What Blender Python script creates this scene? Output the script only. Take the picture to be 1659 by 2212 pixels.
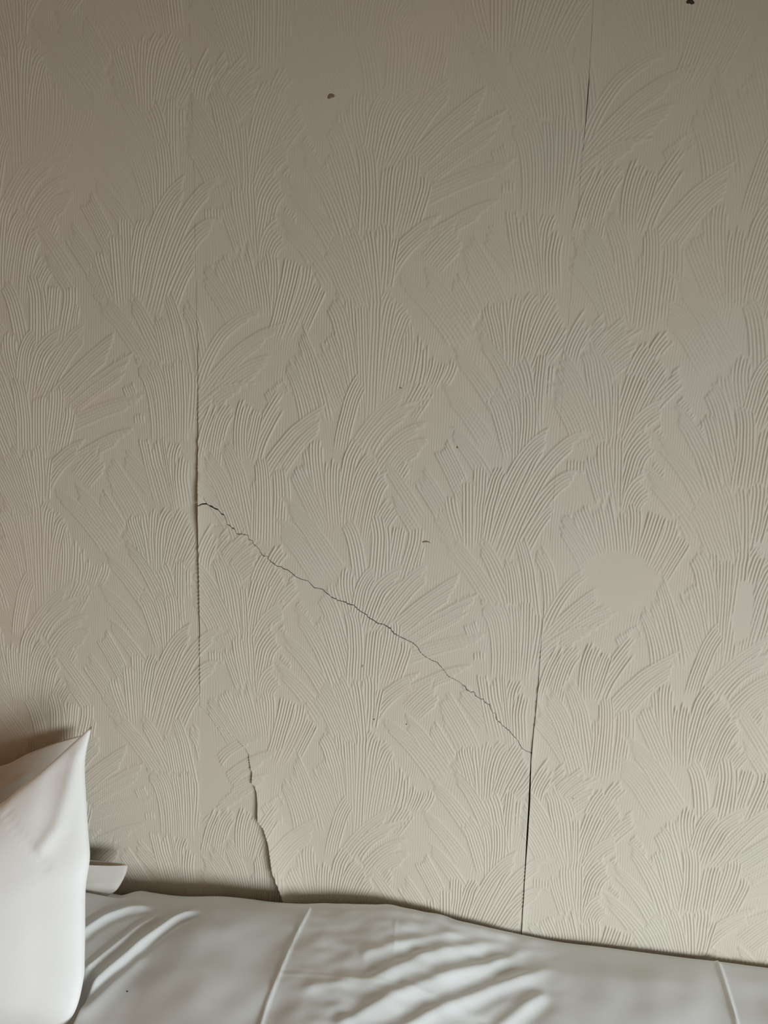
import bpy, math, random
import numpy as np

# ------------------------------------------------------------------ camera, light, exposure
for o in list(bpy.data.objects):
    bpy.data.objects.remove(o, do_unlink=True)
scene = bpy.context.scene
COL = scene.collection
EYE = 1.45                      # eye height; wall pattern heights below are measured from it

def camera():
    pitch, yaw, roll = 0.1934, -0.1334, -0.0351
    cp, sp, cy, sy = math.cos(pitch), math.sin(pitch), math.cos(yaw), math.sin(yaw)
    f = np.array([sy * cp, cy * cp, -sp]); rt = np.array([cy, -sy, 0.0]); dn = np.cross(f, rt)
    cr, sr = math.cos(roll), math.sin(roll)
    r2, d2 = cr * rt + sr * dn, -sr * rt + cr * dn
    from mathutils import Matrix
    m = Matrix(((r2[0], -d2[0], -f[0], 0.4345), (r2[1], -d2[1], -f[1], -1.1048),
                (r2[2], -d2[2], -f[2], EYE), (0, 0, 0, 1)))
    c = bpy.data.cameras.new('camera'); o = bpy.data.objects.new('camera', c); COL.objects.link(o)
    c.sensor_fit = 'HORIZONTAL'; c.sensor_width = 36.0; c.lens = 36.0 * 1661.0 / 1659.0
    c.clip_start = 0.02; o.matrix_world = m; scene.camera = o
camera()

w = bpy.data.worlds.new('room_ambient'); scene.world = w; w.use_nodes = True
w.node_tree.nodes['Background'].inputs[0].default_value = (1.0, 0.69, 0.41, 1)
w.node_tree.nodes['Background'].inputs[1].default_value = 0.14

def area(name, loc, target, sx, sy, power, col):
    from mathutils import Vector
    l = bpy.data.lights.new(name, 'AREA'); l.shape = 'RECTANGLE'; l.size = sx; l.size_y = sy
    l.energy = power; l.color = col
    o = bpy.data.objects.new(name, l); COL.objects.link(o); o.location = loc
    o.rotation_euler = (Vector(target) - Vector(loc)).to_track_quat('-Z', 'Y').to_euler()
    return o
# daylight from a low window across the room, to the right
win = area('window_daylight', (2.15, -2.2, 0.83), (0.20, 0.0, 0.40), 1.3, 0.8, 15.7, (0.88, 0.965, 1.0))
win.data.spread = math.radians(80)      # deep reveal: the light leaves the window as a broad beam

def lamp(loc, power, col, radius):
    l = bpy.data.lights.new('bedside_lamp_light', 'POINT'); l.energy = power; l.color = col; l.shadow_soft_size = radius
    o = bpy.data.objects.new('bedside_lamp_light', l); COL.objects.link(o); o.location = loc
# warm bedside lamp, left of the pillows
lamp((-0.82, -0.46, 1.08), 1.2, (1.0, 0.42, 0.18), 0.10)

vs_ = scene.view_settings
vs_.view_transform = 'Standard'; vs_.look = 'None'; vs_.gamma = 1.0; vs_.use_curve_mapping = False
vs_.exposure = 0.0

# ------------------------------------------------------------------ materials
def mat(name, col, rough=0.8, spec=0.3, noise=0.0, nscale=8.0, bump=0.0, bscale=600.0, sheen=0.0, col2=None):
    m = bpy.data.materials.new(name); m.use_nodes = True
    nt = m.node_tree; b = nt.nodes['Principled BSDF']
    b.inputs['Roughness'].default_value = rough
    b.inputs['Specular IOR Level'].default_value = spec
    if sheen: b.inputs['Sheen Weight'].default_value = sheen
    tc = nt.nodes.new('ShaderNodeTexCoord')
    b.inputs['Base Color'].default_value = (*col, 1)
    if noise or col2:
        n = nt.nodes.new('ShaderNodeTexNoise'); n.inputs['Scale'].default_value = nscale; n.inputs['Detail'].default_value = 5
        nt.links.new(tc.outputs['Object'], n.inputs['Vector'])
        r = nt.nodes.new('ShaderNodeMapRange'); r.inputs[1].default_value = 0.3; r.inputs[2].default_value = 0.7
        nt.links.new(n.outputs['Fac'], r.inputs[0])
        mx = nt.nodes.new('ShaderNodeMix'); mx.data_type = 'RGBA'
        mx.inputs[6].default_value = (*col, 1)
        c2 = col2 if col2 else tuple(c * (1 - noise) for c in col)
        mx.inputs[7].default_value = (*c2, 1)
        nt.links.new(r.outputs[0], mx.inputs[0]); nt.links.new(mx.outputs[2], b.inputs['Base Color'])
    if bump:
        n2 = nt.nodes.new('ShaderNodeTexNoise'); n2.inputs['Scale'].default_value = bscale; n2.inputs['Detail'].default_value = 3
        nt.links.new(tc.outputs['Object'], n2.inputs['Vector'])
        bp = nt.nodes.new('ShaderNodeBump'); bp.inputs['Strength'].default_value = bump; bp.inputs['Distance'].default_value = 0.001
        nt.links.new(n2.outputs['Fac'], bp.inputs['Height']); nt.links.new(bp.outputs[0], b.inputs['Normal'])
    return m

M_PAPER = mat('embossed_paper_paint', (0.61, 0.543, 0.452), 0.62, 0.25, col2=(0.582, 0.546, 0.462), nscale=5.0, bump=0.25, bscale=420.0)
M_PLASTER = mat('gap_darkened_plaster', (0.10, 0.08, 0.062), 0.9, 0.1, noise=0.3, nscale=30)  # plaster darkened so cracks and seams read as deep shade
M_LINEN = mat('white_cotton', (0.94, 0.94, 0.932), 0.75, 0.2, noise=0.02, nscale=14, bump=0.10, bscale=900.0, sheen=0.1)
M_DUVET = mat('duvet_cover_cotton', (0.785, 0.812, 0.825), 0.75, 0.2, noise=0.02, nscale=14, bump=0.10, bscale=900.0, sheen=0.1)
M_LINEN_SHADE = mat('white_cotton_shade_toned', (0.64, 0.61, 0.56), 0.75, 0.2, noise=0.03, nscale=14, bump=0.10, bscale=900.0, sheen=0.1)  # back pillow's cotton, with the shade behind the front pillow put into its colour
M_STAIN = mat('brown_speck', (0.27, 0.20, 0.12), 0.8, 0.2, noise=0.3, nscale=200)
M_DARK = mat('dark_speck', (0.05, 0.04, 0.035), 0.8, 0.2)
M_WOOD = mat('bed_base_wood', (0.30, 0.18, 0.10), 0.5, 0.4, noise=0.3, nscale=12)
M_MATT = mat('mattress_ticking', (0.74, 0.73, 0.70), 0.8, 0.2, noise=0.04, nscale=20)
M_FLOOR = mat('floor_carpet', (0.34, 0.29, 0.23), 0.95, 0.1, noise=0.25, nscale=90, bump=0.4, bscale=400)

# ------------------------------------------------------------------ helpers
def link_mesh(name, me, material, parent=None, smooth=True):
    o = bpy.data.objects.new(name, me); COL.objects.link(o)
    if material: me.materials.append(material)
    if smooth: me.polygons.foreach_set('use_smooth', np.ones(len(me.polygons), bool))
    if parent is not None: o.parent = parent
    return o

def raw_mesh(name, co, loops, starts, totals):
    me = bpy.data.meshes.new(name)
    me.vertices.add(len(co)); me.vertices.foreach_set('co', np.ascontiguousarray(co, np.float32).ravel())
    me.loops.add(len(loops)); me.loops.foreach_set('vertex_index', np.asarray(loops, np.int32))
    me.polygons.add(len(starts))
    me.polygons.foreach_set('loop_start', np.asarray(starts, np.int32))
    me.polygons.foreach_set('loop_total', np.asarray(totals, np.int32))
    me.update(calc_edges=True); me.validate()
    return me

def grid_faces(nx, ny, flip=False):
    i, j = np.meshgrid(np.arange(nx - 1), np.arange(ny - 1), indexing='ij')
    a = i * ny + j; b = (i + 1) * ny + j; c = b + 1; d = a + 1
    q = np.stack([a, d, c, b] if flip else [a, b, c, d], -1).reshape(-1, 4)
    return q

def quads_mesh(name, co, q):
    q = np.asarray(q)
    return raw_mesh(name, co, q.ravel(), np.arange(len(q)) * 4, np.full(len(q), 4))

def tag(o, label=None, cat=None, group=None, kind=None):
    if label: o['label'] = label
    if cat: o['category'] = cat
    if group: o['group'] = group
    if kind: o['kind'] = kind
    return o

def box(name, x0, x1, y0, y1, z0, z1, material, parent=None, bev=0.0):
    import bmesh
    bm = bmesh.new(); bmesh.ops.create_cube(bm, size=1.0)
    for v in bm.verts:
        v.co = ((x0 + x1) / 2 + v.co.x * (x1 - x0), (y0 + y1) / 2 + v.co.y * (y1 - y0), (z0 + z1) / 2 + v.co.z * (z1 - z0))
    if bev: bmesh.ops.bevel(bm, geom=list(bm.edges), offset=bev, segments=4, profile=0.5, affect='EDGES')
    me = bpy.data.meshes.new(name); bm.to_mesh(me); bm.free()
    return link_mesh(name, me, material, parent, smooth=bool(bev))

rng = np.random.default_rng(7)
def smooth_noise(x, y, cell, seed):
    """value noise on a plane, about -1..1"""
    r = np.random.default_rng(seed); t = r.uniform(-1, 1, (64, 64))
    x = np.asarray(x, float) / cell; y = np.asarray(y, float) / cell
    ix = np.floor(x).astype(int); iy = np.floor(y).astype(int)
    fx = x - ix; fy = y - iy; fx = fx * fx * (3 - 2 * fx); fy = fy * fy * (3 - 2 * fy)
    g = lambda a, b: t[a % 64, b % 64]
    return (g(ix, iy) * (1 - fx) + g(ix + 1, iy) * fx) * (1 - fy) + (g(ix, iy + 1) * (1 - fx) + g(ix + 1, iy + 1) * fx) * fy
def sstep(a, b, x):
    t = np.clip((x - a) / (b - a), 0, 1); return t * t * (3 - 2 * t)

# ------------------------------------------------------------------ embossed feather pattern of the wallpaper
# one roll width and one vertical repeat with a half drop from roll to roll (mm); each brush stroke is
# (tip u, v, middle u, v, base u, v, width at base, width at tip, layer shift)
ROLL, REPEAT = 530.0, 663.6
BLADES = [
(6,-540,32,-570,52,-603,26,24,0),
(27,-522,48,-568,65,-602,34,37,0),
(61,-509,74,-557,83,-598,29,32,0),
(88,-525,95,-562,100,-596,25,26,0),
(107,-517,112,-553,110,-595,21,23,0),
(144,-526,137,-567,121,-624,21,26,0),
(163,-527,157,-569,136,-622,23,26,0),
(184,-554,172,-585,159,-616,23,27,0),
(46,-440,57,-482,73,-521,21,22,0),
(63,-426,68,-472,79,-521,19,19,0),
(80,-419,80,-459,85,-520,18,19,0),
(143,-380,97,-425,88,-507,21,25,0),
(126,-424,104,-457,97,-514,24,38,0),
(130,-490,111,-507,106,-537,20,42,0),
(140,-378,188,-430,226,-524,26,16,0),
(114,-419,168,-459,217,-532,26,15,0),
(104,-472,150,-497,190,-548,27,14,0),
(194,-353,214,-390,238,-471,23,24,0),
(192,-386,207,-422,223,-472,21,18,0),
(239,-375,249,-419,248,-482,24,22,0),
(280,-401,278,-429,275,-486,24,24,0),
(305,-389,305,-420,293,-478,23,23,0),
(322,-416,322,-437,311,-476,23,24,0),
(235,-306,233,-339,243,-379,23,25,0),
(213,-324,215,-344,225,-370,21,21,0),
(278,-310,259,-337,253,-383,23,20,0),
(322,-309,283,-341,269,-396,24,24,0),
(362,-301,322,-336,286,-400,27,25,0),
(415,-312,358,-354,306,-405,27,26,0),
(444,-340,382,-376,325,-420,26,25,0),
(457,-399,402,-412,338,-439,23,16,0),
(432,-454,383,-469,334,-501,20,18,0),
(361,-473,312,-498,283,-541,24,21,0),
(381,-490,364,-502,344,-525,34,36,-7),
(191,-510,212,-537,239,-600,30,33,0),
(220,-490,237,-528,254,-599,25,27,0),
(248,-486,257,-526,264,-598,19,21,0),
(270,-477,273,-524,269,-597,20,22,0),
(289,-497,284,-530,275,-596,16,15,0),
(291,-564,276,-590,269,-631,22,16,0),
(307,-585,289,-608,279,-636,19,20,0),
(283,-549,331,-576,377,-632,27,14,0),
(327,-542,355,-568,394,-619,26,15,0),
(370,-547,386,-571,410,-612,21,18,0),
(382,-498,404,-527,432,-579,28,26,0),
(409,-483,429,-504,453,-534,24,24,0),
(386,-523,405,-550,420,-578,20,20,0),
(402,64,417,48,435,17,22,25,0),
(425,87,432,56,447,12,24,27,0),
(444,87,449,52,455,4,16,18,0),
(465,97,459,57,461,3,17,20,0),
(489,96,472,63,469,2,18,22,0),
(512,95,494,58,479,0,21,25,0),
(527,80,508,48,492,0,19,22,0),
(531,56,518,33,508,15,19,20,0),
(468,5,479,-24,493,-82,19,23,0),
(501,17,498,-10,500,-75,14,14,0),
(509,5,508,-10,509,-36,16,16,-9),
(393,43,434,13,464,-47,22,14,0),
(362,17,401,-5,442,-61,24,16,0),
(353,-35,386,-54,423,-99,24,14,0),
(431,-40,449,-70,464,-118,24,23,0),
(458,-43,471,-69,476,-132,17,20,0),
(480,-38,487,-71,484,-132,21,23,0),
(376,-95,402,-116,431,-159,24,14,0),
(363,-113,381,-144,404,-187,25,25,0),
(-24,-360,8,-385,29,-430,27,27,0),
(-11,-318,21,-366,47,-428,28,25,0),
(24,-298,44,-349,56,-427,24,21,0),
(43,-312,63,-358,68,-426,20,19,0),
(69,-337,73,-376,75,-426,10,10,0),
(103,-334,91,-375,83,-425,21,31,0),
(139,-317,115,-357,93,-418,21,29,0),
(167,-334,136,-359,103,-414,24,25,0),
(176,-374,168,-382,161,-389,33,35,62),
(199,-412,192,-417,185,-422,32,32,62),
(34,-256,15,-289,8,-317,21,26,0),
(58,-264,34,-291,21,-316,20,26,0),
(83,-270,58,-291,42,-316,19,24,0),
(108,-281,78,-298,55,-324,16,24,0),
(97,-306,80,-317,65,-332,19,20,0),
(117,-296,105,-317,98,-338,28,27,0),
(137,-281,123,-300,114,-319,17,25,0),
(2,-147,35,-186,63,-262,28,23,0),
(-12,-174,25,-208,53,-251,30,30,0),
(35,-123,63,-177,79,-261,27,18,0),
(95,-147,102,-191,101,-266,24,19,0),
(85,-178,91,-210,90,-264,16,13,0),
(122,-161,128,-190,127,-256,20,18,0),
(134,-171,137,-192,138,-215,14,14,0),
(121,62,45,35,9,-40,18,14,0),
(143,41,71,8,19,-54,25,18,0),
(129,-9,74,-24,11,-77,25,23,0),
(89,-46,38,-57,6,-95,22,17,0),
(114,-38,120,-47,126,-57,38,39,29),
(126,50,124,42,120,36,23,23,-7),
(79,-64,68,-105,70,-147,20,24,0),
(148,-34,106,-98,91,-142,24,25,0),
(97,-75,88,-108,80,-146,18,18,0),
(38,-66,20,-107,11,-146,24,26,0),
(54,-72,35,-107,28,-155,19,24,0),
(208,-67,146,-113,110,-167,22,18,0),
(197,-92,163,-119,131,-167,15,15,0),
(150,-158,166,-190,190,-237,24,25,0),
(173,-123,180,-166,195,-225,23,24,0),
(183,-115,185,-163,200,-230,19,20,0),
(211,-139,208,-179,213,-235,21,24,0),
(250,-117,231,-155,224,-234,19,21,0),
(276,-135,251,-167,237,-233,21,23,0),
(280,-147,260,-188,251,-238,15,21,0),
(291,-167,272,-196,262,-253,16,21,0),
(309,-200,295,-215,284,-236,24,30,0),
(249,-28,232,-65,221,-120,21,22,0),
(330,-29,277,-74,250,-117,23,15,0),
(358,-56,289,-85,262,-131,25,17,0),
(363,-93,312,-106,280,-149,23,18,0),
(357,-120,320,-126,297,-157,23,23,0),
(326,-140,320,-150,311,-164,17,17,0),
(279,-144,303,-168,334,-215,21,12,0),
(330,-155,351,-180,376,-219,26,27,0),
(290,-189,311,-212,336,-248,19,9,0),
(124,-212,165,-240,210,-305,29,16,0),
(122,-254,152,-272,186,-319,30,27,0),
(226,-235,243,-266,252,-316,23,19,0),
(272,-223,280,-264,276,-320,21,21,0),
(286,-242,290,-266,290,-319,16,18,0),
(311,-238,307,-264,301,-314,18,19,0),
(334,-242,333,-263,321,-313,20,21,0),
(344,-262,340,-282,336,-309,14,13,0),
(181,22,199,-16,217,-62,26,30,0),
(151,48,173,-6,191,-74,24,13,0),
(133,-4,155,-43,166,-86,23,13,0),
(142,17,164,-23,181,-78,19,14,0),
(199,81,221,34,234,-44,22,26,0),
(197,37,212,1,228,-50,18,18,0),
(225,82,232,35,243,-39,17,19,0),
(244,78,248,24,253,-60,16,19,0),
(264,94,264,36,262,-66,16,18,0),
(289,84,279,47,273,-48,19,22,0),
(317,68,297,39,285,-48,18,21,0),
(305,57,310,15,302,-42,20,18,0),
(324,46,323,5,314,-36,17,17,0),
(335,25,335,0,331,-29,13,13,0),
(354,13,352,-7,346,-26,23,29,0),
(374,7,372,-10,364,-24,19,20,0),
(342,-30,332,-49,320,-71,26,29,0),
(358,-255,403,-282,449,-343,23,14,0),
(385,-259,418,-290,461,-354,21,18,0),
(425,-253,451,-288,475,-341,24,18,0),
(470,-278,481,-314,490,-376,24,19,0),
(485,-248,500,-290,512,-360,21,15,0),
(510,-259,531,-298,537,-348,21,18,0),
(433,-354,460,-380,467,-449,22,21,0),
(456,-348,473,-385,476,-451,21,23,0),
(480,-342,488,-383,490,-450,17,19,0),
(501,-336,504,-387,503,-448,21,23,0),
(519,-351,520,-390,515,-435,17,17,0),
(406,-337,410,-345,415,-353,29,30,58),
(420,-378,423,-386,427,-396,20,21,58),
(437,-421,438,-428,439,-436,18,18,58),
(444,-457,451,-494,464,-546,15,15,0),
(456,-462,466,-507,479,-551,20,22,0),
(476,-457,479,-491,492,-568,9,9,0),
(500,-464,492,-499,497,-549,22,24,0),
(509,-477,504,-516,508,-553,20,20,0),
(364,-209,374,-228,392,-250,17,18,0),
(27,-457,27,-467,28,-477,27,27,65),
(142,-411,137,-415,133,-419,19,19,62),
(145,-459,141,-465,137,-470,23,23,63),
(382,-187,388,-216,401,-253,16,18,0),
(408,-160,409,-197,412,-253,16,18,0),
(425,-141,424,-185,423,-245,17,20,0),
(456,-142,442,-183,434,-244,21,18,0),
(525,-91,476,-143,445,-243,20,19,0),
(516,-109,488,-149,460,-242,19,13,0),
(583,-98,519,-135,473,-253,23,18,0),
(565,-154,525,-174,486,-252,23,19,0),
(534,-196,514,-219,499,-254,17,14,0),
]

RES = 0.5
def emboss_tile():
    nx, ny = int(round(ROLL / RES)), int(round(REPEAT / RES))
    dx, dy = ROLL / nx, REPEAT / ny
    # ground of the paper: fine combed lines between the strokes
    X, Y = np.meshgrid(np.arange(nx) * dx, np.arange(ny) * dy, indexing='ij')
    warp = X + 0.10 * (Y - REPEAT / 2) * np.sin(2 * np.pi * X / ROLL) * 0 + 5.0 * smooth_noise(X, Y, 48.0, 71)
    H = (0.08 + 0.60 * (0.5 - 0.5 * np.cos(2 * np.pi * warp / 3.8)) * (0.55 + 0.45 * smooth_noise(X, Y, 14.0, 72))).astype(np.float32)
    jobs = []
    for n, b in enumerate(BLADES):
        for k in (-1, 0, 1):
            for j in range(-3, 4):
                su, sv = k * ROLL, -k * REPEAT / 2 + j * REPEAT
                us = [b[0] + su, b[2] + su, b[4] + su]; v3 = [b[1] + sv, b[3] + sv, b[5] + sv]
                pad = 28
                if max(us) + pad < 0 or min(us) - pad > ROLL or max(v3) + pad < 0 or min(v3) - pad > REPEAT: continue
                jobs.append((-(b[5] + sv) + b[8], n, su, sv))
    jobs.sort()
    for key, n, su, sv in jobs:
        b = BLADES[n]; r = np.random.default_rng(100 + n)
        tip = np.array([b[0] + su, b[1] + sv], float); mid = np.array([b[2] + su, b[3] + sv], float); bas = np.array([b[4] + su, b[5] + sv], float)
        k_w = 1.12 if b[8] <= 0 else 1.0
        wb, wt = k_w * b[6], k_w * b[7]
        bas = bas + (bas - mid) * (0.30 if b[8] <= 0 else 0.0)
        ctl = 2 * mid - (bas + tip) / 2
        s = np.linspace(0, 1, 48)[:, None]
        C = (1 - s) ** 2 * bas + 2 * s * (1 - s) * ctl + s * s * tip
        T = 2 * (1 - s) * (ctl - bas) + 2 * s * (tip - ctl)
        L = np.linalg.norm(np.diff(C, axis=0), axis=1).sum()
        T /= np.linalg.norm(T, axis=1)[:, None] + 1e-9
        m = max(wb, wt) / 2 + 3
        i0 = max(0, int((C[:, 0].min() - m) / dx)); i1 = min(nx, int((C[:, 0].max() + m) / dx) + 1)
        j0 = max(0, int((C[:, 1].min() - m) / dy)); j1 = min(ny, int((C[:, 1].max() + m) / dy) + 1)
        if i1 <= i0 or j1 <= j0: continue
        X, Y = np.meshgrid((np.arange(i0, i1) + .5) * dx, (np.arange(j0, j1) + .5) * dy, indexing='ij')
        best = np.full(X.shape, 1e9, np.float32); bi = np.zeros(X.shape, np.int32)
        for i in range(48):
            d2 = (X - C[i, 0]) ** 2 + (Y - C[i, 1]) ** 2
            k_ = d2 < best; best[k_] = d2[k_]; bi[k_] = i
        ex, ey = X - C[bi, 0], Y - C[bi, 1]
        along = ex * T[bi, 0] + ey * T[bi, 1]; t = T[bi, 0] * ey - T[bi, 1] * ex      # t > 0: left of the stroke
        smm = bi / 47.0 * L + along                                                   # mm from the base
        sn = np.clip(smm / L, 0, 1)
        half = (wb + (wt - wb) * sn) / 2
        t = t + smooth_noise(smm, t * 0.25 + n * 31, 22.0, n) * 0.7
        tn = t / half
        nr = max(3, int(round((wb + wt) / 2 / 4.3)))
        pos = (tn + 1) / 2 * nr
        idx = np.clip(np.floor(pos).astype(int), 0, nr - 1); fr = pos - idx
        # the side turned upward in a curved stroke runs on to a point
        lean = np.clip((tip[0] - bas[0]) / L, -1, 1)
        c = (np.arange(nr) + .5) / nr * 2 - 1
        cut = np.where(np.abs(lean) > .22, (1 - c * np.sign(lean)) / 2 * np.abs(lean) * 0.42 * L, (np.abs(c) ** 1.3) * 0.13 * L)
        cut = np.minimum(cut, 0.55 * L) + (r.uniform(-5.0, 7.0, nr) + 3.5 * (np.arange(nr) % 3 == n % 3)) * (1.0 if b[8] <= 0 else 0.25)
        end = (L - cut)[idx]
        left = end - smm
        prof = np.clip(0.5 - 0.5 * np.cos(2 * np.pi * fr), 0, 1) ** 1.45
        amp = r.uniform(0.75, 1.15, nr)[idx]
        bead = 1 - 0.50 * r.uniform(0.2, 1.0) * (0.5 + 0.5 * np.cos(2 * np.pi * smm / 4.6 + idx * 2.1)) * sstep(0.85, 0.40, sn)
        # ridge ends are rounded; some tips stay smooth
        tipsm = r.uniform(0, 1) < 0.25 and b[8] <= 0
        rs = sstep(0, 4.0, left) if not tipsm else sstep(0.06 * L, 0.06 * L + 10, left + smooth_noise(idx * 9.0, idx * 0 + n, 3.0, n + 5) * 5)
        fade = 1 - 0.30 * sstep(0.30, 0.0, sn)
        hb = 0.26 + 2.0 * prof * amp * bead * rs * fade
        a = np.clip((1.0 - np.abs(tn)) * half / 1.0, 0, 1) * np.clip(left / 1.1, 0, 1) * sstep(-1.0, 0.10 * L if b[8] <= 0 else 1.5, smm)
        sub = H[i0:i1, j0:j1]
        H[i0:i1, j0:j1] = sub * (1 - a) + hb * a
    # pin-prick grain between the strokes
    X, Y = np.meshgrid(np.arange(nx) * dx, np.arange(ny) * dy, indexing='ij')
    H += 0.035 * smooth_noise(X, Y, 2.1, 991).astype(np.float32)
    return H, dx, dy
TILE, TDX, TDY = emboss_tile()

def emboss(u, v):
    """relief height in mm at wall coordinates in mm"""
    k = np.floor(u / ROLL); x = (u - k * ROLL) / TDX - .5; y = np.mod(v + k * REPEAT / 2, REPEAT) / TDY - .5
    nx, ny = TILE.shape
    ix = np.floor(x).astype(int); iy = np.floor(y).astype(int); fx = x - ix; fy = y - iy
    # crossing a roll border keeps to the roll's own edge column
    x0 = np.clip(ix, 0, nx - 1); x1 = np.clip(ix + 1, 0, nx - 1)
    return (TILE[x0, iy % ny] * (1 - fx) + TILE[x1, iy % ny] * fx) * (1 - fy) + (TILE[x0, (iy + 1) % ny] * (1 - fx) + TILE[x1, (iy + 1) % ny] * fx) * fy

# ------------------------------------------------------------------ edges of the paper: seams, crack, tear (mm)
SEAM_LEFT = [(-4.1, 839.6), (-4.8, 470.8), (-2.4, 361.2), (1.0, 60.3), (2.2, 10.9), (0.6, -195.7), (0.2, -417.4), (-0.7, -550.4), (-1.0, -782.1), (-0.9, -913.2), (-2.1, -1240.2)]
SEAM_RIGHT = [(527.2, 803.2), (530.8, 457.9), (533.0, 363.6), (533.0, 313.8), (531.6, 237.2), (530.4, 46.2), (528.9, -172.5), (527.9, -391.4), (528.7, -468.0), (528.0, -516.5), (526.8, -558.3), (526.8, -577.5), (526.2, -589.0), (528.8, -666.7), (530.0, -754.7), (531.4, -828.5), (532.1, -870.2), (538.4, -1141.4)]
CRACK = [(1.1, -225.5), (7.4, -222.1), (13.6, -221.7), (18.5, -223.8), (25.3, -227.1), (32.1, -230.3), (37.0, -236.0), (41.9, -238.2), (44.4, -244.1), (45.6, -250.7), (51.8, -255.8), (57.9, -259.1), (61.0, -266.2), (70.3, -265.6), (78.9, -267.5), (79.4, -273.8), (85.7, -275.0), (86.9, -280.4), (92.5, -283.8), (96.8, -289.0), (97.7, -292.6), (102.4, -297.8), (109.2, -297.7), (113.5, -305.7), (119.7, -308.9), (124.6, -312.9), (130.8, -313.1), (134.5, -315.9), (140.6, -317.3), (148.0, -322.3), (154.2, -327.4), (164.1, -331.0), (172.6, -332.3), (177.6, -337.4), (182.6, -342.6), (191.1, -343.2), (196.0, -344.1), (202.2, -349.8), (209.6, -354.8), (220.7, -359.6), (230.4, -360.7), (236.5, -363.9), (245.0, -365.1), (251.2, -371.4), (257.3, -375.3), (264.7, -378.4), (268.4, -383.1), (275.7, -386.2), (283.1, -391.2), (291.6, -391.8), (301.3, -396.6), (307.6, -404.8), (318.6, -410.1), (328.3, -414.2), (336.8, -417.3), (345.4, -424.0), (348.1, -430.1), (355.5, -436.9), (367.7, -443.4), (375.0, -445.3), (380.6, -451.1), (385.0, -455.7), (388.8, -460.4), (392.7, -465.7), (399.9, -468.8), (409.7, -473.6), (420.1, -480.8), (422.1, -485.1), (427.0, -487.8), (434.1, -487.7), (436.2, -493.9), (441.7, -497.2), (448.9, -498.4), (452.2, -503.8), (458.2, -505.7), (459.8, -513.2), (464.2, -517.9), (468.4, -519.3), (469.8, -528.8), (475.2, -532.7), (480.8, -538.6), (490.7, -545.2), (497.1, -552.9), (504.6, -559.9), (507.4, -566.0), (511.3, -572.1), (516.3, -575.4), (527.1, -578.4)]
TEAR = [(0.1, -554.3), (13.9, -569.0), (25.4, -585.5), (36.2, -590.8), (59.4, -605.3), (67.1, -612.5), (74.9, -620.6), (80.3, -629.7), (82.6, -644.9), (84.2, -654.6), (86.5, -658.4), (86.2, -679.0), (91.2, -681.7), (95.1, -694.5), (96.8, -715.0), (97.6, -742.5), (107.9, -753.0), (115.8, -775.6), (119.9, -796.4), (124.1, -825.8), (130.5, -842.1), (137.8, -858.4), (143.5, -875.0), (146.9, -896.3), (149.6, -926.8), (174.2, -1208.0)]
PATCH = [(-3.0, -550.7), (13.9, -569.0), (16.0, -592.9), (27.4, -632.3), (31.9, -652.3), (42.8, -671.6), (54.5, -691.0), (34.7, -714.1), (14.6, -741.8), (-5.7, -769.9)]
TWIG_A = [(13.6, -221.7), (10.5, -217.0), (8.5, -211.7)]
TWIG_B = [(45.3, -251.1), (40.6, -252.9), (33.2, -253.3), (24.4, -255.7)]
OVAL = [(576.4, -288.5), (587.6, -267.0), (609.4, -256.6), (631.7, -253.7), (654.6, -258.9), (675.2, -274.5), (686.4, -290.8), (678.5, -308.6), (661.1, -327.3), (643.4, -346.1), (626.9, -344.0), (602.9, -331.8), (597.9, -311.3)]
RECT = [(794.1, -286.2), (815.8, -286.6), (817.6, -321.7), (819.2, -366.4), (799.3, -378.5), (790.7, -348.0), (793.3, -316.8)]
SPOTS = [(194.1, 348.7), (649.0, 453.0), (304.3, -36.5), (389.1, -117.2), (346.7, -257.9), (261.1, -461.6), (282.0, -547.8), (333.0, -551.1), (593.2, -646.4), (863.1, -587.1)]

def seg_dist(u, v, P):
    d = np.full(u.shape, 1e9)
    P = np.asarray(P, float)
    for a, b in zip(P[:-1], P[1:]):
        ab = b - a; t = np.clip(((u - a[0]) * ab[0] + (v - a[1]) * ab[1]) / (ab @ ab), 0, 1)
        d = np.minimum(d, np.hypot(u - a[0] - t * ab[0], v - a[1] - t * ab[1]))
    return d
def signed(u, v, P, axis):
    """signed distance to a polyline that is a graph; axis 'v': u = f(v), positive to the right; 'u': v = f(u), positive above"""
    P = np.asarray(P, float)
    if axis == 'v':
        o = np.argsort(P[:, 1]); raw = u - np.interp(v, P[o, 1], P[o, 0])
    else:
        o = np.argsort(P[:, 0]); raw = v - np.interp(u, P[o, 0], P[o, 1])
    out = raw.copy(); near = np.abs(raw) < 40
    out[near] = np.sign(raw[near]) * np.minimum(seg_dist(u[near], v[near], P), np.abs(raw[near]))
    return out
def inside(u, v, P):
    P = np.asarray(P, float); c = np.zeros(u.shape, bool)
    for (x0, y0), (x1, y1) in zip(P, np.roll(P, -1, 0)):
        k = ((y0 > v) != (y1 > v)); xx = x0 + (v - y0) * (x1 - x0) / (y1 - y0 + 1e-12)
        c ^= k & (u < xx)
    return c
def blot(u, v, P, soft):
    """1 inside a closed outline, fading over `soft` mm"""
    P = list(P) + [P[0]]
    uu, vv = np.ravel(u), np.ravel(v); A = np.asarray(P); out = np.zeros(uu.shape)
    k = (uu > A[:, 0].min() - 9) & (uu < A[:, 0].max() + 9) & (vv > A[:, 1].min() - 9) & (vv < A[:, 1].max() + 9)
    if k.any():
        d = seg_dist(uu[k], vv[k], P) * np.where(inside(uu[k], vv[k], P[:-1]), 1, -1) + smooth_noise(uu[k], vv[k], 4.0, 55) * 2.2
        out[k] = sstep(-soft, soft, d)
    return out.reshape(np.shape(u))

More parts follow.
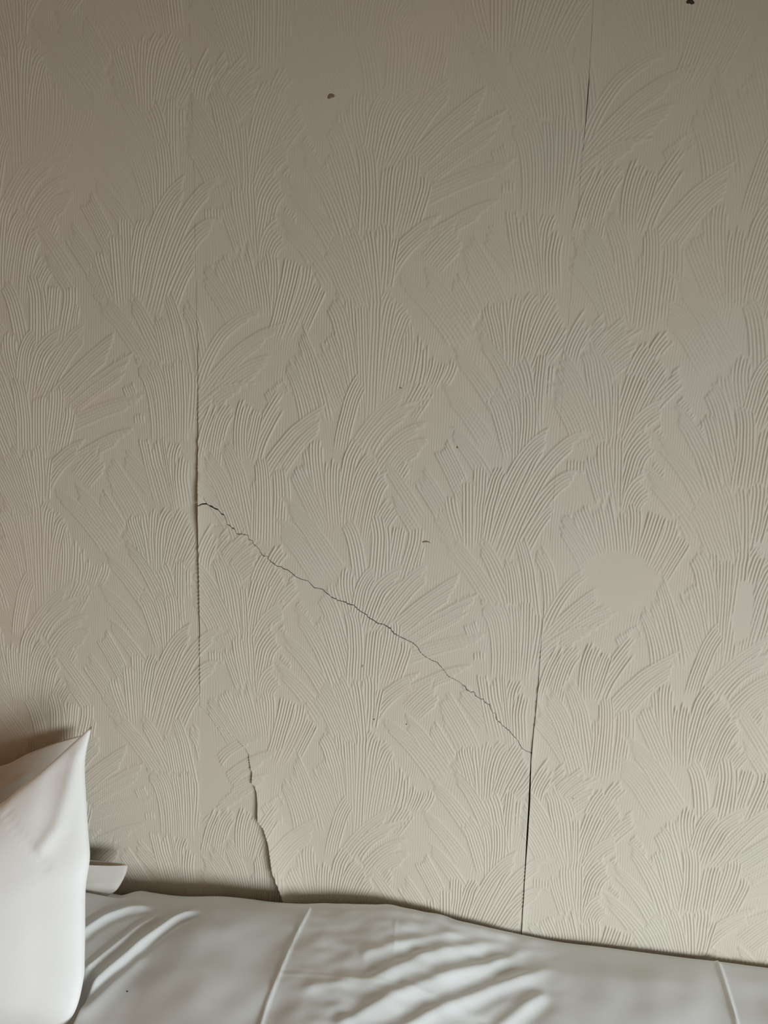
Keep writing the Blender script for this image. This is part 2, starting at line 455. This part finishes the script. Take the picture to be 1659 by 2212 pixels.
def lerp_list(x, pairs):
    p = sorted(pairs); return np.interp(x, [a for a, _ in p], [b for _, b in p])

GAP_L = [(900, 0), (120, 0), (40, .25), (10, .45), (-120, .7), (-215, 1.0), (-330, .9), (-420, .6), (-500, .3), (-560, .05), (-800, 0)]
GAP_R = [(900, 0), (420, 0), (375, 0), (362, .45), (330, .5), (300, .2), (280, 0), (200, 0), (-380, 0), (-470, 0), (-575, .05), (-600, .75), (-660, 1.25), (-720, 1.2), (-770, .6), (-830, .3), (-900, .2)]
GAP_C = [(0, .6), (12, 1.1), (22, 1.3), (30, .8), (45, .75), (60, .55), (75, .35), (100, .5), (200, .55), (330, .55), (400, .38), (527, .45)]

def common_relief(u, v):
    e = emboss(u, v)
    flat = np.zeros(np.shape(u))
    for P, s in ((OVAL, 3.0), (RECT, 1.5)): flat = np.maximum(flat, blot(u, v, P, s))
    flat = np.maximum(flat, blot(u, v, PATCH, 0.9))
    # the older coats of paint lie thicker in patches and high up on the wall
    thick = 0.5 + 0.5 * smooth_noise(u, v, 95.0, 17)
    high = sstep(20, 430, v)
    damp = np.clip(1 - 0.30 * sstep(0.55, 0.95, thick) - 0.42 * high - 0.40 * high * sstep(0.35, 0.75, 0.5 + 0.5 * smooth_noise(u, v, 140.0, 18)), 0.22, 1)
    e = e * damp
    e = e * (1 - flat) + 0.30 * flat
    # hairline branches of the crack
    for P in (TWIG_A, TWIG_B):
        A = np.asarray(P); k = (u > A[:, 0].min() - 4) & (u < A[:, 0].max() + 4) & (v > A[:, 1].min() - 4) & (v < A[:, 1].max() + 4)
        if np.any(k): e[k] -= 1.9 * np.exp(-(seg_dist(u[k], v[k], P) / 0.75) ** 2)
    return e
def sag(u, v):
    """slow unevenness of the wall under the paper, mm"""
    return 1.3 * smooth_noise(u, v, 210.0, 3) + 0.6 * smooth_noise(u, v, 90.0, 4)

def lift_middle(u, v, below):
    dl = np.clip(signed(u, v, SEAM_LEFT, 'v'), 0, None)
    a = lerp_list(v, [(900, 0), (150, .1), (0, 1.0), (-120, 2.6), (-215, 7.0), (-260, 6.0), (-340, 3.6), (-430, 2.0), (-540, 1.0), (-560, .6), (-640, 0.2), (-900, 0)])
    h = a * np.exp(-dl / 13.0)
    if below:
        h = h + 1.0 * np.exp(-((u - 10) ** 2 + (v + 232) ** 2) / 300.0)
    return h
def lift_flap(u, v):
    d = np.clip(signed(u, v, TEAR, 'v'), 0, None)
    a = lerp_list(v, [(-570, 0), (-612, .6), (-650, 3.0), (-690, 6.0), (-720, 8.5), (-760, 12), (-800, 15), (-850, 17), (-900, 19), (-960, 20)])
    return np.where(v < -565, a * np.exp(-(d / 30.0) ** 1.15), 0)
def lift_right(u, v):
    d = np.clip(signed(u, v, SEAM_RIGHT, 'v'), 0, None)
    a = lerp_list(v, [(900, 0), (300, .35), (200, 0), (-330, 0), (-400, .8), (-480, 1.8), (-560, 2.6), (-585, 1.8), (-600, 1.2), (-700, 1.2), (-760, 1.8), (-860, 2.6), (-950, 3)])
    rag = 1 + 0.5 * smooth_noise(v, u * 0, 12.0, 8) * sstep(-480, -520, v) * sstep(-610, -580, v)
    return a * rag * np.exp(-d / 8.0)

# ------------------------------------------------------------------ sheets of paper as clipped grids
def axis_grid(a, b, fine0, fine1, sf, sc):
    parts = []
    if a < fine0: parts.append(np.linspace(a, min(b, fine0), max(2, int((min(b, fine0) - a) / sc) + 1)))
    lo, hi = max(a, fine0), min(b, fine1)
    if hi > lo: parts.append(np.linspace(lo, hi, max(2, int((hi - lo) / sf) + 1)))
    if b > fine1: parts.append(np.linspace(max(a, fine1), b, max(2, int((b - max(a, fine1)) / sc) + 1)))
    return np.unique(np.round(np.concatenate(parts), 4))

U_FINE, V_FINE = (-342.0, 918.0), (-890.0, 480.0)
DU, DV, DC = 0.95, 2.0, 6.0
def sheet(name, ua, ub, va, vb, keep, height, parent, thick=0.9, fine=True):
    us = axis_grid(ua, ub, *U_FINE, DU, 1.7) if fine else np.linspace(ua, ub, 332)
    vs = axis_grid(va, vb, *V_FINE, DV, DC * 1.3) if fine else axis_grid(va, vb, *V_FINE, 3.7, DC * 1.3)
    nx, ny = len(us), len(vs)
    U, V = np.meshgrid(us, vs, indexing='ij')
    g = keep(U, V); pos = g > 0
    cnt = pos[:-1, :-1].astype(int) + pos[1:, :-1] + pos[1:, 1:] + pos[:-1, 1:]
    fi, fj = np.nonzero(cnt == 4)
    a = fi * ny + fj
    quads = np.stack([a, a + ny, a + ny + 1, a + 1], -1)
    eu, ev, polys, cuts, cache = [], [], [], [], {}
    base = nx * ny
    def cross(p, q_):
        key = (p, q_) if p < q_ else (q_, p)
        if key not in cache:
            (i0, j0), (i1, j1) = divmod(key[0], ny), divmod(key[1], ny)
            g0, g1 = g[i0, j0], g[i1, j1]; t = g0 / (g0 - g1)
            eu.append(us[i0] + t * (us[i1] - us[i0])); ev.append(vs[j0] + t * (vs[j1] - vs[j0]))
            cache[key] = base + len(eu) - 1
        return cache[key]
    mi, mj = np.nonzero((cnt > 0) & (cnt < 4))
    for i, j in zip(mi.tolist(), mj.tolist()):
        c = [i * ny + j, (i + 1) * ny + j, (i + 1) * ny + j + 1, i * ny + j + 1]
        s = [pos[i, j], pos[i + 1, j], pos[i + 1, j + 1], pos[i, j + 1]]
        poly, new = [], []
        for k in range(4):
            n = (k + 1) % 4
            if s[k]: poly.append(c[k])
            if s[k] != s[n]:
                x = cross(c[k], c[n]); poly.append(x); new.append((x, s[k]))
        if len(poly) >= 3:
            polys.append(poly)
            if len(new) == 2:
                cuts.append((new[0][0], new[1][0]) if new[0][1] else (new[1][0], new[0][0]))
    uu = np.concatenate([U.ravel(), eu]); vv = np.concatenate([V.ravel(), ev])
    used = np.zeros(len(uu), bool); used[quads.ravel()] = True
    for p in polys: used[p] = True
    remap = np.cumsum(used) - 1
    uk, vk = uu[used], vv[used]
    wk = height(uk, vk)
    co = np.stack([uk / 1000, -wk / 1000, EYE + vk / 1000], -1)
    # turned-back thickness along the cut edges
    ring = sorted({x for e in cuts for x in e}); rid = {x: len(co) + n for n, x in enumerate(ring)}
    if ring:
        ri = remap[np.array(ring)]; back = co[ri].copy(); back[:, 1] += thick / 1000
        co = np.concatenate([co, back])
    polys = [[int(remap[x]) for x in p] for p in polys]
    skirt = [[int(remap[y]), int(remap[x]), rid[x], rid[y]] for x, y in cuts]
    loops = np.concatenate([remap[quads].ravel()] + [np.array(sum(polys, []), int)] + [np.array(sum(skirt, []), int)])
    tot = np.concatenate([np.full(len(quads), 4), [len(p) for p in polys], np.full(len(skirt), 4)]).astype(int)
    st = np.concatenate([[0], np.cumsum(tot)[:-1]])
    me = raw_mesh(name, co, loops, st, tot)
    return link_mesh(name, me, M_PAPER, parent)

V_BOT, V_TOP = -990.0, 1000.0
PLASTER = 9.0                                   # mm from the paper's back down to the plaster
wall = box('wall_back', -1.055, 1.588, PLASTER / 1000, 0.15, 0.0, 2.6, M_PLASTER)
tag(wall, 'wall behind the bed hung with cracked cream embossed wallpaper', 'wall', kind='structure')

def rel(u, v): return common_relief(u, v) + sag(u, v)

# left roll
o = sheet('wallpaper_strip', -530, 12, V_BOT, V_TOP,
      lambda u, v: -signed(u, v, SEAM_LEFT, 'v') - lerp_list(v, GAP_L),
      lambda u, v: rel(u, v) - 4.5 * np.exp(-((u + 8) / 20) ** 2 - ((v + 222) / 34) ** 2) - 1.6 * np.exp(-(u + 2) ** 2 / 150) * sstep(-20, -150, v) * sstep(-480, -350, v), wall)
tag(o, 'intact strip of wallpaper behind the pillows')
# middle roll above the diagonal crack
def keep_upper(u, v):
    return np.minimum.reduce([signed(u, v, SEAM_LEFT, 'v') - lerp_list(v, GAP_L), -signed(u, v, SEAM_RIGHT, 'v') - lerp_list(v, GAP_R),
                              signed(u, v, CRACK, 'u') - lerp_list(u, GAP_C) * (1 + .5 * smooth_noise(u, v, 9.0, 21))])
o = sheet('wallpaper_strip', -8, 545, -610, V_TOP, keep_upper, lambda u, v: rel(u, v) + lift_middle(u, v, False), wall)
tag(o, 'wallpaper above the diagonal crack')
# middle roll below the crack, free along the tear
def keep_lower(u, v):
    s = signed(u, v, SEAM_LEFT, 'v') - lerp_list(v, GAP_L)
    t = np.where(v < -554.3, signed(u, v, TEAR, 'v') - 0.15, s)
    return np.minimum.reduce([np.minimum(s, t), -signed(u, v, SEAM_RIGHT, 'v') - lerp_list(v, GAP_R),
                              -signed(u, v, CRACK, 'u') - lerp_list(u, GAP_C) * (1 + .5 * smooth_noise(u, v, 9.0, 22))])
o = sheet('wallpaper_strip', -8, 545, V_BOT, -212, keep_lower, lambda u, v: rel(u, v) + lift_middle(u, v, True) + lift_flap(u, v), wall)
tag(o, 'wallpaper below the crack, curling off along a tear')
# torn-off corner left on the wall
def keep_corner(u, v):
    return np.minimum.reduce([signed(u, v, SEAM_LEFT, 'v') - lerp_list(v, GAP_L), -signed(u, v, TEAR, 'v') + lerp_list(v, [(-640, -.2), (-690, 7), (-960, 9)]), -554.3 - v])
o = sheet('torn_wallpaper_corner', -8, 200, V_BOT, -540, keep_corner, lambda u, v: rel(u, v) - 0.5, wall)
tag(o, 'torn corner of wallpaper still stuck to the wall, with a bare smooth patch')
# right roll
o = sheet('wallpaper_strip', 520, 1060, V_BOT, V_TOP,
      lambda u, v: signed(u, v, SEAM_RIGHT, 'v') - lerp_list(v, GAP_R),
      lambda u, v: rel(u, v) + lift_right(u, v), wall)
tag(o, 'strip of wallpaper with a smooth filled patch')
# rolls beyond
o = sheet('wallpaper_strip', 1060, 1590, V_BOT, V_TOP, lambda u, v: np.ones(u.shape), rel, wall, fine=False)
o2 = o.copy(); COL.objects.link(o2); o2.parent = wall; o2.location.x = -2.12      # an even number of rolls away: the same pattern

# specks and scuffs on the paper
def blob(name, u, v, ru, rv, h, material, parent, seed, front=None, curve=None):
    r = np.random.default_rng(seed); n, m = 14, 5
    co, q = [], []
    w0 = float(rel(np.array([u]), np.array([v]))[0]) if front is None else front
    for k in range(m):
        f = (k + 1) / m
        for i in range(n):
            a = 2 * math.pi * i / n; j = 1 + 0.25 * math.sin(2 * a + seed) + 0.15 * math.sin(3 * a + 2 * seed)
            x, y = ru * f * j * math.cos(a), rv * f * j * math.sin(a)
            if curve: y -= curve * x * x
            co.append(((u + x) / 1000, -(w0 + 0.15 + h * (1 - f * f) - (0.9 if k == m - 1 else 0)) / 1000, EYE + (v + y) / 1000))
    co.append((u / 1000, -(w0 + 0.15 + h) / 1000, EYE + v / 1000))
    faces = [(len(co) - 1, (i + 1) % n, i) for i in range(n)]
    for k in range(m - 1):
        for i in range(n):
            a, b = k * n + i, k * n + (i + 1) % n
            faces.append((a, b, b + n, a + n))
    me = bpy.data.meshes.new(name); me.from_pydata(co, [], faces)
    return link_mesh(name, me, material, parent)
SP = [(4.8, 4.4, .3, M_STAIN), (5.0, 4.0, .3, M_DARK), (2.2, 1.5, .5, M_STAIN), (1.7, 1.9, .5, M_STAIN), None, (1.0, 2.2, .3, M_STAIN), (.9, 1.6, .2, M_DARK), (1.0, 1.3, .2, M_DARK), (1.1, 1.2, .2, M_DARK), (.9, .9, .2, M_DARK)]
for n, ((u, v), p) in enumerate(zip(SPOTS, SP)):
    if p: blob('speck', u, v, p[0], p[1], p[2], p[3], wall, n + 1)
o = blob('scuff', SPOTS[4][0] + 3, SPOTS[4][1] - .5, 8.0, 1.6, .45, M_STAIN, wall, 44, curve=0.045)

# ------------------------------------------------------------------ bed
bed = bpy.data.objects.new('bed', None); COL.objects.link(bed); bed.location = (0.35, -0.5, 0)
tag(bed, 'bed with white sheets pushed against the wallpapered wall', 'bed')
def bedpart(o):
    o.parent = bed; o.matrix_parent_inverse = bed.matrix_world.inverted() if False else o.matrix_parent_inverse
    o.location = (-0.35, 0.5, 0); return o
bedpart(box('base', -0.98, 1.54, -0.94, -0.05, 0.10, 0.28, M_WOOD, None, 0.006))
for x in (-0.90, 1.42):
    for y in (-0.88, -0.15): bedpart(box('leg', x, x + 0.06, y, y + 0.06, 0.0, 0.105, M_WOOD, None, 0.004))
bedpart(box('mattress', -0.98, 1.54, -0.95, -0.04, 0.28, 0.45, M_MATT, None, 0.03))

# white bedding: top surface as a field over (x, distance from the wall), metres; folds as crest lines (mm)
CREST = [(-1000.0, -861.0), (-400.0, -860.5), (-163.1, -863.9), (-119.9, -865.2), (-73.2, -868.6), (-11.6, -868.0), (34.2, -858.2), (94.3, -856.1), (165.1, -858.4), (192.8, -855.8), (264.2, -850.7), (314.4, -847.1), (387.1, -855.9), (452.9, -872.1), (547.6, -886.9), (654.0, -887.4), (792.0, -886.6), (898.7, -886.2), (1700.0, -887.0)]
CREST_D = [(-1000, 85), (110, 85), (165.1, 73), (192.8, 65), (264.2, 53.2), (314.4, 45), (387.1, 37.1), (452.9, 30), (547.6, 20), (1700, 20)]   # how far the crest lies off the wall
FOLDS = [  # points (x mm, distance from wall mm), height mm, half width mm
 ([(-136.5, 167.1), (-132.1, 144.3), (-116.0, 114.9), (-86.5, 89.7), (-50, 80)], 6.0, 5.5),
 ([(-101.9, 229.1), (-96.4, 209.8), (-73.6, 161.4), (-55.6, 122.3), (-30, 88)], 4.5, 4.2),
 ([(-91.1, 260.7), (-84.2, 242.4), (-61.7, 199.2), (-36.5, 147.1), (-6.0, 98.3), (32, 78)], 8.0, 6.0),
 ([(-75.2, 283.0), (-51.2, 219.7), (-25, 165)], 2.6, 10.0),
 ([(195.6, 50), (195, 67.5), (187.7, 117.0), (182.4, 174.6), (176.8, 224.6), (176.9, 266.9), (176, 420)], 3.0, 2.5),
 ([(183.4, 178.1), (259.7, 173.0), (332.4, 169.7), (400, 168)], 0.7, 2.4),
 ([(290, 138), (305.5, 127.3), (324.4, 114.7), (390.2, 75.3), (445, 42)], 2.6, 8.0),
 ([(215, 200), (249.9, 189.0), (330.9, 159.3), (392.8, 104.9), (505, 32)], 3.0, 8.0),
 ([(270, 250), (296.8, 227.8), (336.3, 196.0), (390.6, 155.8), (462.0, 100.2), (560, 32)], 3.8, 8.0),
 ([(320, 262), (360.3, 230.6), (416.0, 183.5), (489.6, 122.4), (585, 64)], 3.8, 7.5),
 ([(455, 225), (490.3, 188.4), (529.3, 145.7), (570, 110)], 3.2, 7.5),
 ([(829, 12), (828.7, 22), (828.5, 82.4), (825.8, 130.5), (822, 300)], 3.2, 2.3),
 ([(334.8, 60.6), (340.1, 118.0)], 0.8, 2.0),
]
def bedding():
    xs = np.unique(np.round(np.concatenate([np.linspace(-1000, -200, 70), np.linspace(-200, 930, 430), np.linspace(930, 1560, 60)]), 3))
    ds = np.unique(np.round(np.concatenate([np.linspace(6, 320, 126), np.linspace(320, 965, 40)]), 3))
    X, Dm = np.meshgrid(xs, ds, indexing='ij')
    crest = np.interp(X, [a for a, _ in CREST], [b for _, b in CREST])
    cx = np.interp(np.arange(-1000, 1700, 4.0), [a for a, _ in CREST], [b_ for _, b_ in CREST]); ker = np.exp(-(np.arange(-15, 16) * 4 / 24.0) ** 2)
    cx = np.convolve(np.pad(cx, 15, mode='edge'), ker / ker.sum(), 'valid')
    crest = np.interp(X, np.arange(-1000, 1700, 4.0), cx)
    crest = crest + 1.5 * smooth_noise(X, Dm, 60, 31)
    dc = np.interp(X, [a for a, _ in CREST_D], [b_ for _, b_ in CREST_D])
    back = np.clip((dc - Dm) / dc, 0, 1)
    z = crest - np.clip(dc * 0.9, 20, 60) * (1 - np.sqrt(np.clip(1 - back ** 2, 0, 1)))
    # gentle mound falling away from the wall
    z = z - 50 * sstep(0, 1, (Dm - dc - 15) / 365) + 4 * smooth_noise(X, Dm, 120, 32) * sstep(0, 60, Dm - dc) + 1.8 * smooth_noise(X, Dm, 38, 33) * sstep(0, 40, Dm - dc)
    rough = sstep(120, 300, X) * sstep(640, 480, X)
    z = z + 1.6 * rough * smooth_noise(X + Dm, Dm * 1.6 - X * .4, 26, 34)
    for P, h, wd in FOLDS:
        P = np.asarray(P, float)
        # rounded polyline
        t = np.linspace(0, len(P) - 1, 40); k = np.arange(len(P))
        Q = np.stack([np.interp(t, k, P[:, 0]), np.interp(t, k, P[:, 1])], -1)
        for _ in range(3): Q[1:-1] = (Q[:-2] + 2 * Q[1:-1] + Q[2:]) / 4
        d = np.full(X.shape, 1e9); s = np.zeros(X.shape)
        for n, (a, b) in enumerate(zip(Q[:-1], Q[1:])):
            ab = b - a; tt = np.clip(((X - a[0]) * ab[0] + (Dm - a[1]) * ab[1]) / (ab @ ab + 1e-9), 0, 1)
            dd = np.hypot(X - a[0] - tt * ab[0], Dm - a[1] - tt * ab[1]); kk = dd < d
            d[kk] = dd[kk]; s[kk] = (n + tt[kk]) / 39
        env = sstep(0, .15, s) * sstep(1.0, .85, s) if wd > 4 else np.ones_like(s)
        z = z + h * env * (np.exp(-(d / wd) ** 2) - (0.35 * np.exp(-((d - 2.2 * wd) / (1.2 * wd)) ** 2) if wd > 4 else 0))
    # hollows under the standing pillows
    z = z - (16 * sstep(-95, -140, X) * sstep(72, 56, Dm))
    d0 = 202 - 62 * sstep(-100, -175, X)
    z = z + np.minimum(0, -978 - z) * sstep(-73, -94, X) * sstep(0, 42, Dm - d0) * sstep(470, 400, Dm)
    # hanging front edge
    ft = np.clip((Dm - 905) / 60, 0, 1); z = z - 60 * (1 - np.sqrt(np.clip(1 - ft ** 2, 0, 1)))
    nx, ny = X.shape
    topv = np.stack([X / 1000, -Dm / 1000, EYE + z / 1000], -1).reshape(-1, 3)
    q = grid_faces(nx, ny, flip=True); n = nx * ny
    idx = np.arange(n).reshape(nx, ny)
    ring = np.concatenate([idx[:, 0], idx[-1, 1:], idx[-2::-1, -1], idx[0, -2:0:-1]])
    botv = topv[ring].copy(); botv[:, 2] = 0.4515
    m = len(ring); lo = n + np.arange(m); r2 = np.roll(ring, -1); l2 = np.roll(lo, -1)
    q = np.concatenate([q, np.stack([ring, r2, l2, lo], -1)])
    loops = np.concatenate([q.ravel(), lo]); tot = np.concatenate([np.full(len(q), 4), [m]]); st = np.concatenate([[0], np.cumsum(tot)[:-1]])
    me = raw_mesh('duvet', np.concatenate([topv, botv]), loops, st, tot)
    import bmesh
    bm = bmesh.new(); bm.from_mesh(me); bmesh.ops.recalc_face_normals(bm, faces=bm.faces[:]); bm.to_mesh(me); bm.free()
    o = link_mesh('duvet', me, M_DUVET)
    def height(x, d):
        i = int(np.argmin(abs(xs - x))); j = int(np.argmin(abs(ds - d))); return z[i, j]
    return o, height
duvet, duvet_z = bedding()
tag(duvet, 'creased white duvet lying along the wallpapered wall', 'duvet')
sx, sd = -23.2, 228.9
sz = EYE + duvet_z(sx, sd) / 1000
import bmesh
bm = bmesh.new(); bmesh.ops.create_icosphere(bm, subdivisions=2, radius=0.0012)
for v_ in bm.verts: v_.co = (v_.co.x * 1.2 + sx / 1000, v_.co.y - sd / 1000, v_.co.z * .5 + sz)
me = bpy.data.meshes.new('speck'); bm.to_mesh(me); bm.free()
link_mesh('speck', me, M_DARK, duvet)

# ------------------------------------------------------------------ pillows
def spline(P, n):
    P = np.asarray(P, float); d = np.concatenate([[0], np.cumsum(np.hypot(*np.diff(P, axis=0).T))]); t = np.linspace(0, d[-1], n)
    # Catmull-Rom through the points
    out = np.zeros((n, 2))
    for m, x in enumerate(t):
        i = min(max(int(np.searchsorted(d, x)) - 1, 0), len(P) - 2); s = (x - d[i]) / (d[i + 1] - d[i])
        p0, p1, p2, p3 = P[max(i - 1, 0)], P[i], P[i + 1], P[min(i + 2, len(P) - 1)]
        out[m] = 0.5 * (2 * p1 + (p2 - p0) * s + (2 * p0 - 5 * p1 + 4 * p2 - p3) * s ** 2 + (3 * p1 - p0 - 3 * p2 + p3) * s ** 3)
    return out
def pillow(name, right, top, left, bottom, foot, head, thick, material, creases, seed, off=0.0, kick=0.0, dx=0.0):
    """outline in the pillow's own leaning plane (x mm, height mm): right and left run upward, top and bottom run left to right"""
    n, m = 96, 96
    R, L = spline(right, m), spline(left, m); Tp, B = spline(top, n), spline(bottom, n)
    a = np.linspace(0, 1, n)[:, None, None]; b = np.linspace(0, 1, m)[None, :, None]
    c00, c10, c01, c11 = B[0], B[-1], Tp[0], Tp[-1]
    P = (1 - b) * B[:, None] + b * Tp[:, None] + (1 - a) * L[None] + a * R[None] - ((1 - a) * (1 - b) * c00 + a * (1 - b) * c10 + (1 - a) * b * c01 + a * b * c11)
    A, Bq = np.meshgrid(np.linspace(-1, 1, n), np.linspace(-1, 1, m), indexing='ij')
    t = thick / 2 * (np.clip(1 - A ** 2, 0, 1) ** 0.62) * (np.clip(1 - Bq ** 2, 0, 1) ** 0.62)
    e = np.minimum(1 - np.abs(A), 1 - np.abs(Bq))
    X, Hh = P[..., 0], P[..., 1]
    wr = np.zeros_like(X)
    for Q, h, wd in creases:
        wr += h * np.exp(-(seg_dist(X, Hh, Q) / wd) ** 2)
    wr = wr * sstep(0.0, 0.06, e)
    wob = 1.2 * smooth_noise(X, Hh, 55, seed) * sstep(0, .2, e)
    f0 = np.array([foot[0], foot[1]]); f1 = np.array([head[0], head[1]]); ln = np.hypot(*(f1 - f0))
    ax = (f1 - f0) / ln                                   # (distance from wall, height) per metre up the pillow
    nrm = np.array([ax[1], -ax[0]]) * 1.0                 # out toward the room: distance grows
    def world(off_mm):
        d = f0[0] + ax[0] * Hh / 1000 + nrm[0] * off_mm / 1000
        z = f0[1] + ax[1] * Hh / 1000 + nrm[1] * off_mm / 1000
        return np.stack([(X) / 1000, -d, EYE + z], -1)
    off = off + kick * np.clip(1 - Hh / 85.0, 0, 1.2) * sstep(-330, -230, X)
    X = X + dx
    front = world(t + wr + wob + off).reshape(-1, 3); back = world(-t + 0.6 * wob + off).reshape(-1, 3)
    k = n * m; q = grid_faces(n, m); idx = np.arange(k).reshape(n, m)
    co = np.concatenate([front, back])
    # weld the two sides along the seam
    border = np.zeros((n, m), bool); border[0] = border[-1] = True; border[:, 0] = border[:, -1] = True
    mp = np.arange(2 * k); mp[k:][border.ravel()] = np.arange(k)[border.ravel()]
    faces = np.concatenate([q, mp[q[:, ::-1] + k]])
    used = np.zeros(2 * k, bool); used[faces.ravel()] = True; rm = np.cumsum(used) - 1
    me = quads_mesh(name, co[used], rm[faces])
    bm = bmesh.new(); bm.from_mesh(me); bmesh.ops.recalc_face_normals(bm, faces=bm.faces[:]); bm.to_mesh(me); bm.free()
    return link_mesh(name, me, material)

front = pillow('pillow',
    right=[(-122, -84), (-95, -51), (-82, -25), (-78.7, 12.6), (-82.2, 38.5), (-87.9, 73.4), (-96.5, 123.7), (-97.5, 163.6), (-105.2, 193.9), (-117.9, 243.4), (-128.7, 294.2), (-127.4, 342.6)],
    top=[(-770, 335), (-745, 290), (-650, 232), (-530, 196), (-410, 183), (-315, 190), (-248.2, 220.2), (-217.4, 249.4), (-186.5, 278.7), (-156.1, 311.3), (-127.4, 342.6)],
    left=[(-775, -82), (-755, 30), (-748, 160), (-758, 260), (-770, 335)],
    bottom=[(-775, -82), (-710, -66), (-440, -60), (-250, -64), (-175, -75), (-122, -84)],
    foot=(0.25, -0.86), head=(0.09, -0.50), thick=112, material=M_LINEN,
    creases=[([(-222, 213), (-209, 202), (-173, 175), (-147, 149)], -2.2, 3.5), ([(-135, 300), (-138.7, 254), (-142.2, 204.5), (-156.2, 176.5)], 4.5, 10.0), ([(-168, 270), (-166, 213)], -1.8, 13.0)], seed=61, off=8, dx=5.0)
tag(front, 'plump white pillow with a pointed corner standing in front of the other pillow', 'pillow')
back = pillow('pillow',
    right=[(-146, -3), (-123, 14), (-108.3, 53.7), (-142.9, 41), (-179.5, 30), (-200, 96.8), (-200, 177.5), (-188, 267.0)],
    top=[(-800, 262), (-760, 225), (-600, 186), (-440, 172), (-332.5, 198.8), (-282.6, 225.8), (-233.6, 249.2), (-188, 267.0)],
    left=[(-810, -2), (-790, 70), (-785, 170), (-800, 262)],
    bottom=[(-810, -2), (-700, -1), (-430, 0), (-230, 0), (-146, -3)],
    foot=(0.05, -0.875), head=(0.028, -0.52), thick=34, material=M_LINEN_SHADE,
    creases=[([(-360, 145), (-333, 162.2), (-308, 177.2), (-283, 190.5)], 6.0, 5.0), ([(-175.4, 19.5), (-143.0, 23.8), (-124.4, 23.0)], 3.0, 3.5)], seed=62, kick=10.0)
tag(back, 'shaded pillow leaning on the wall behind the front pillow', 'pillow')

# ------------------------------------------------------------------ floor
fl = box('floor', -1.055, 1.588, -2.8, 0.15, -0.05, 0.0, M_FLOOR)
tag(fl, 'carpeted floor under the bed', 'floor', kind='structure')
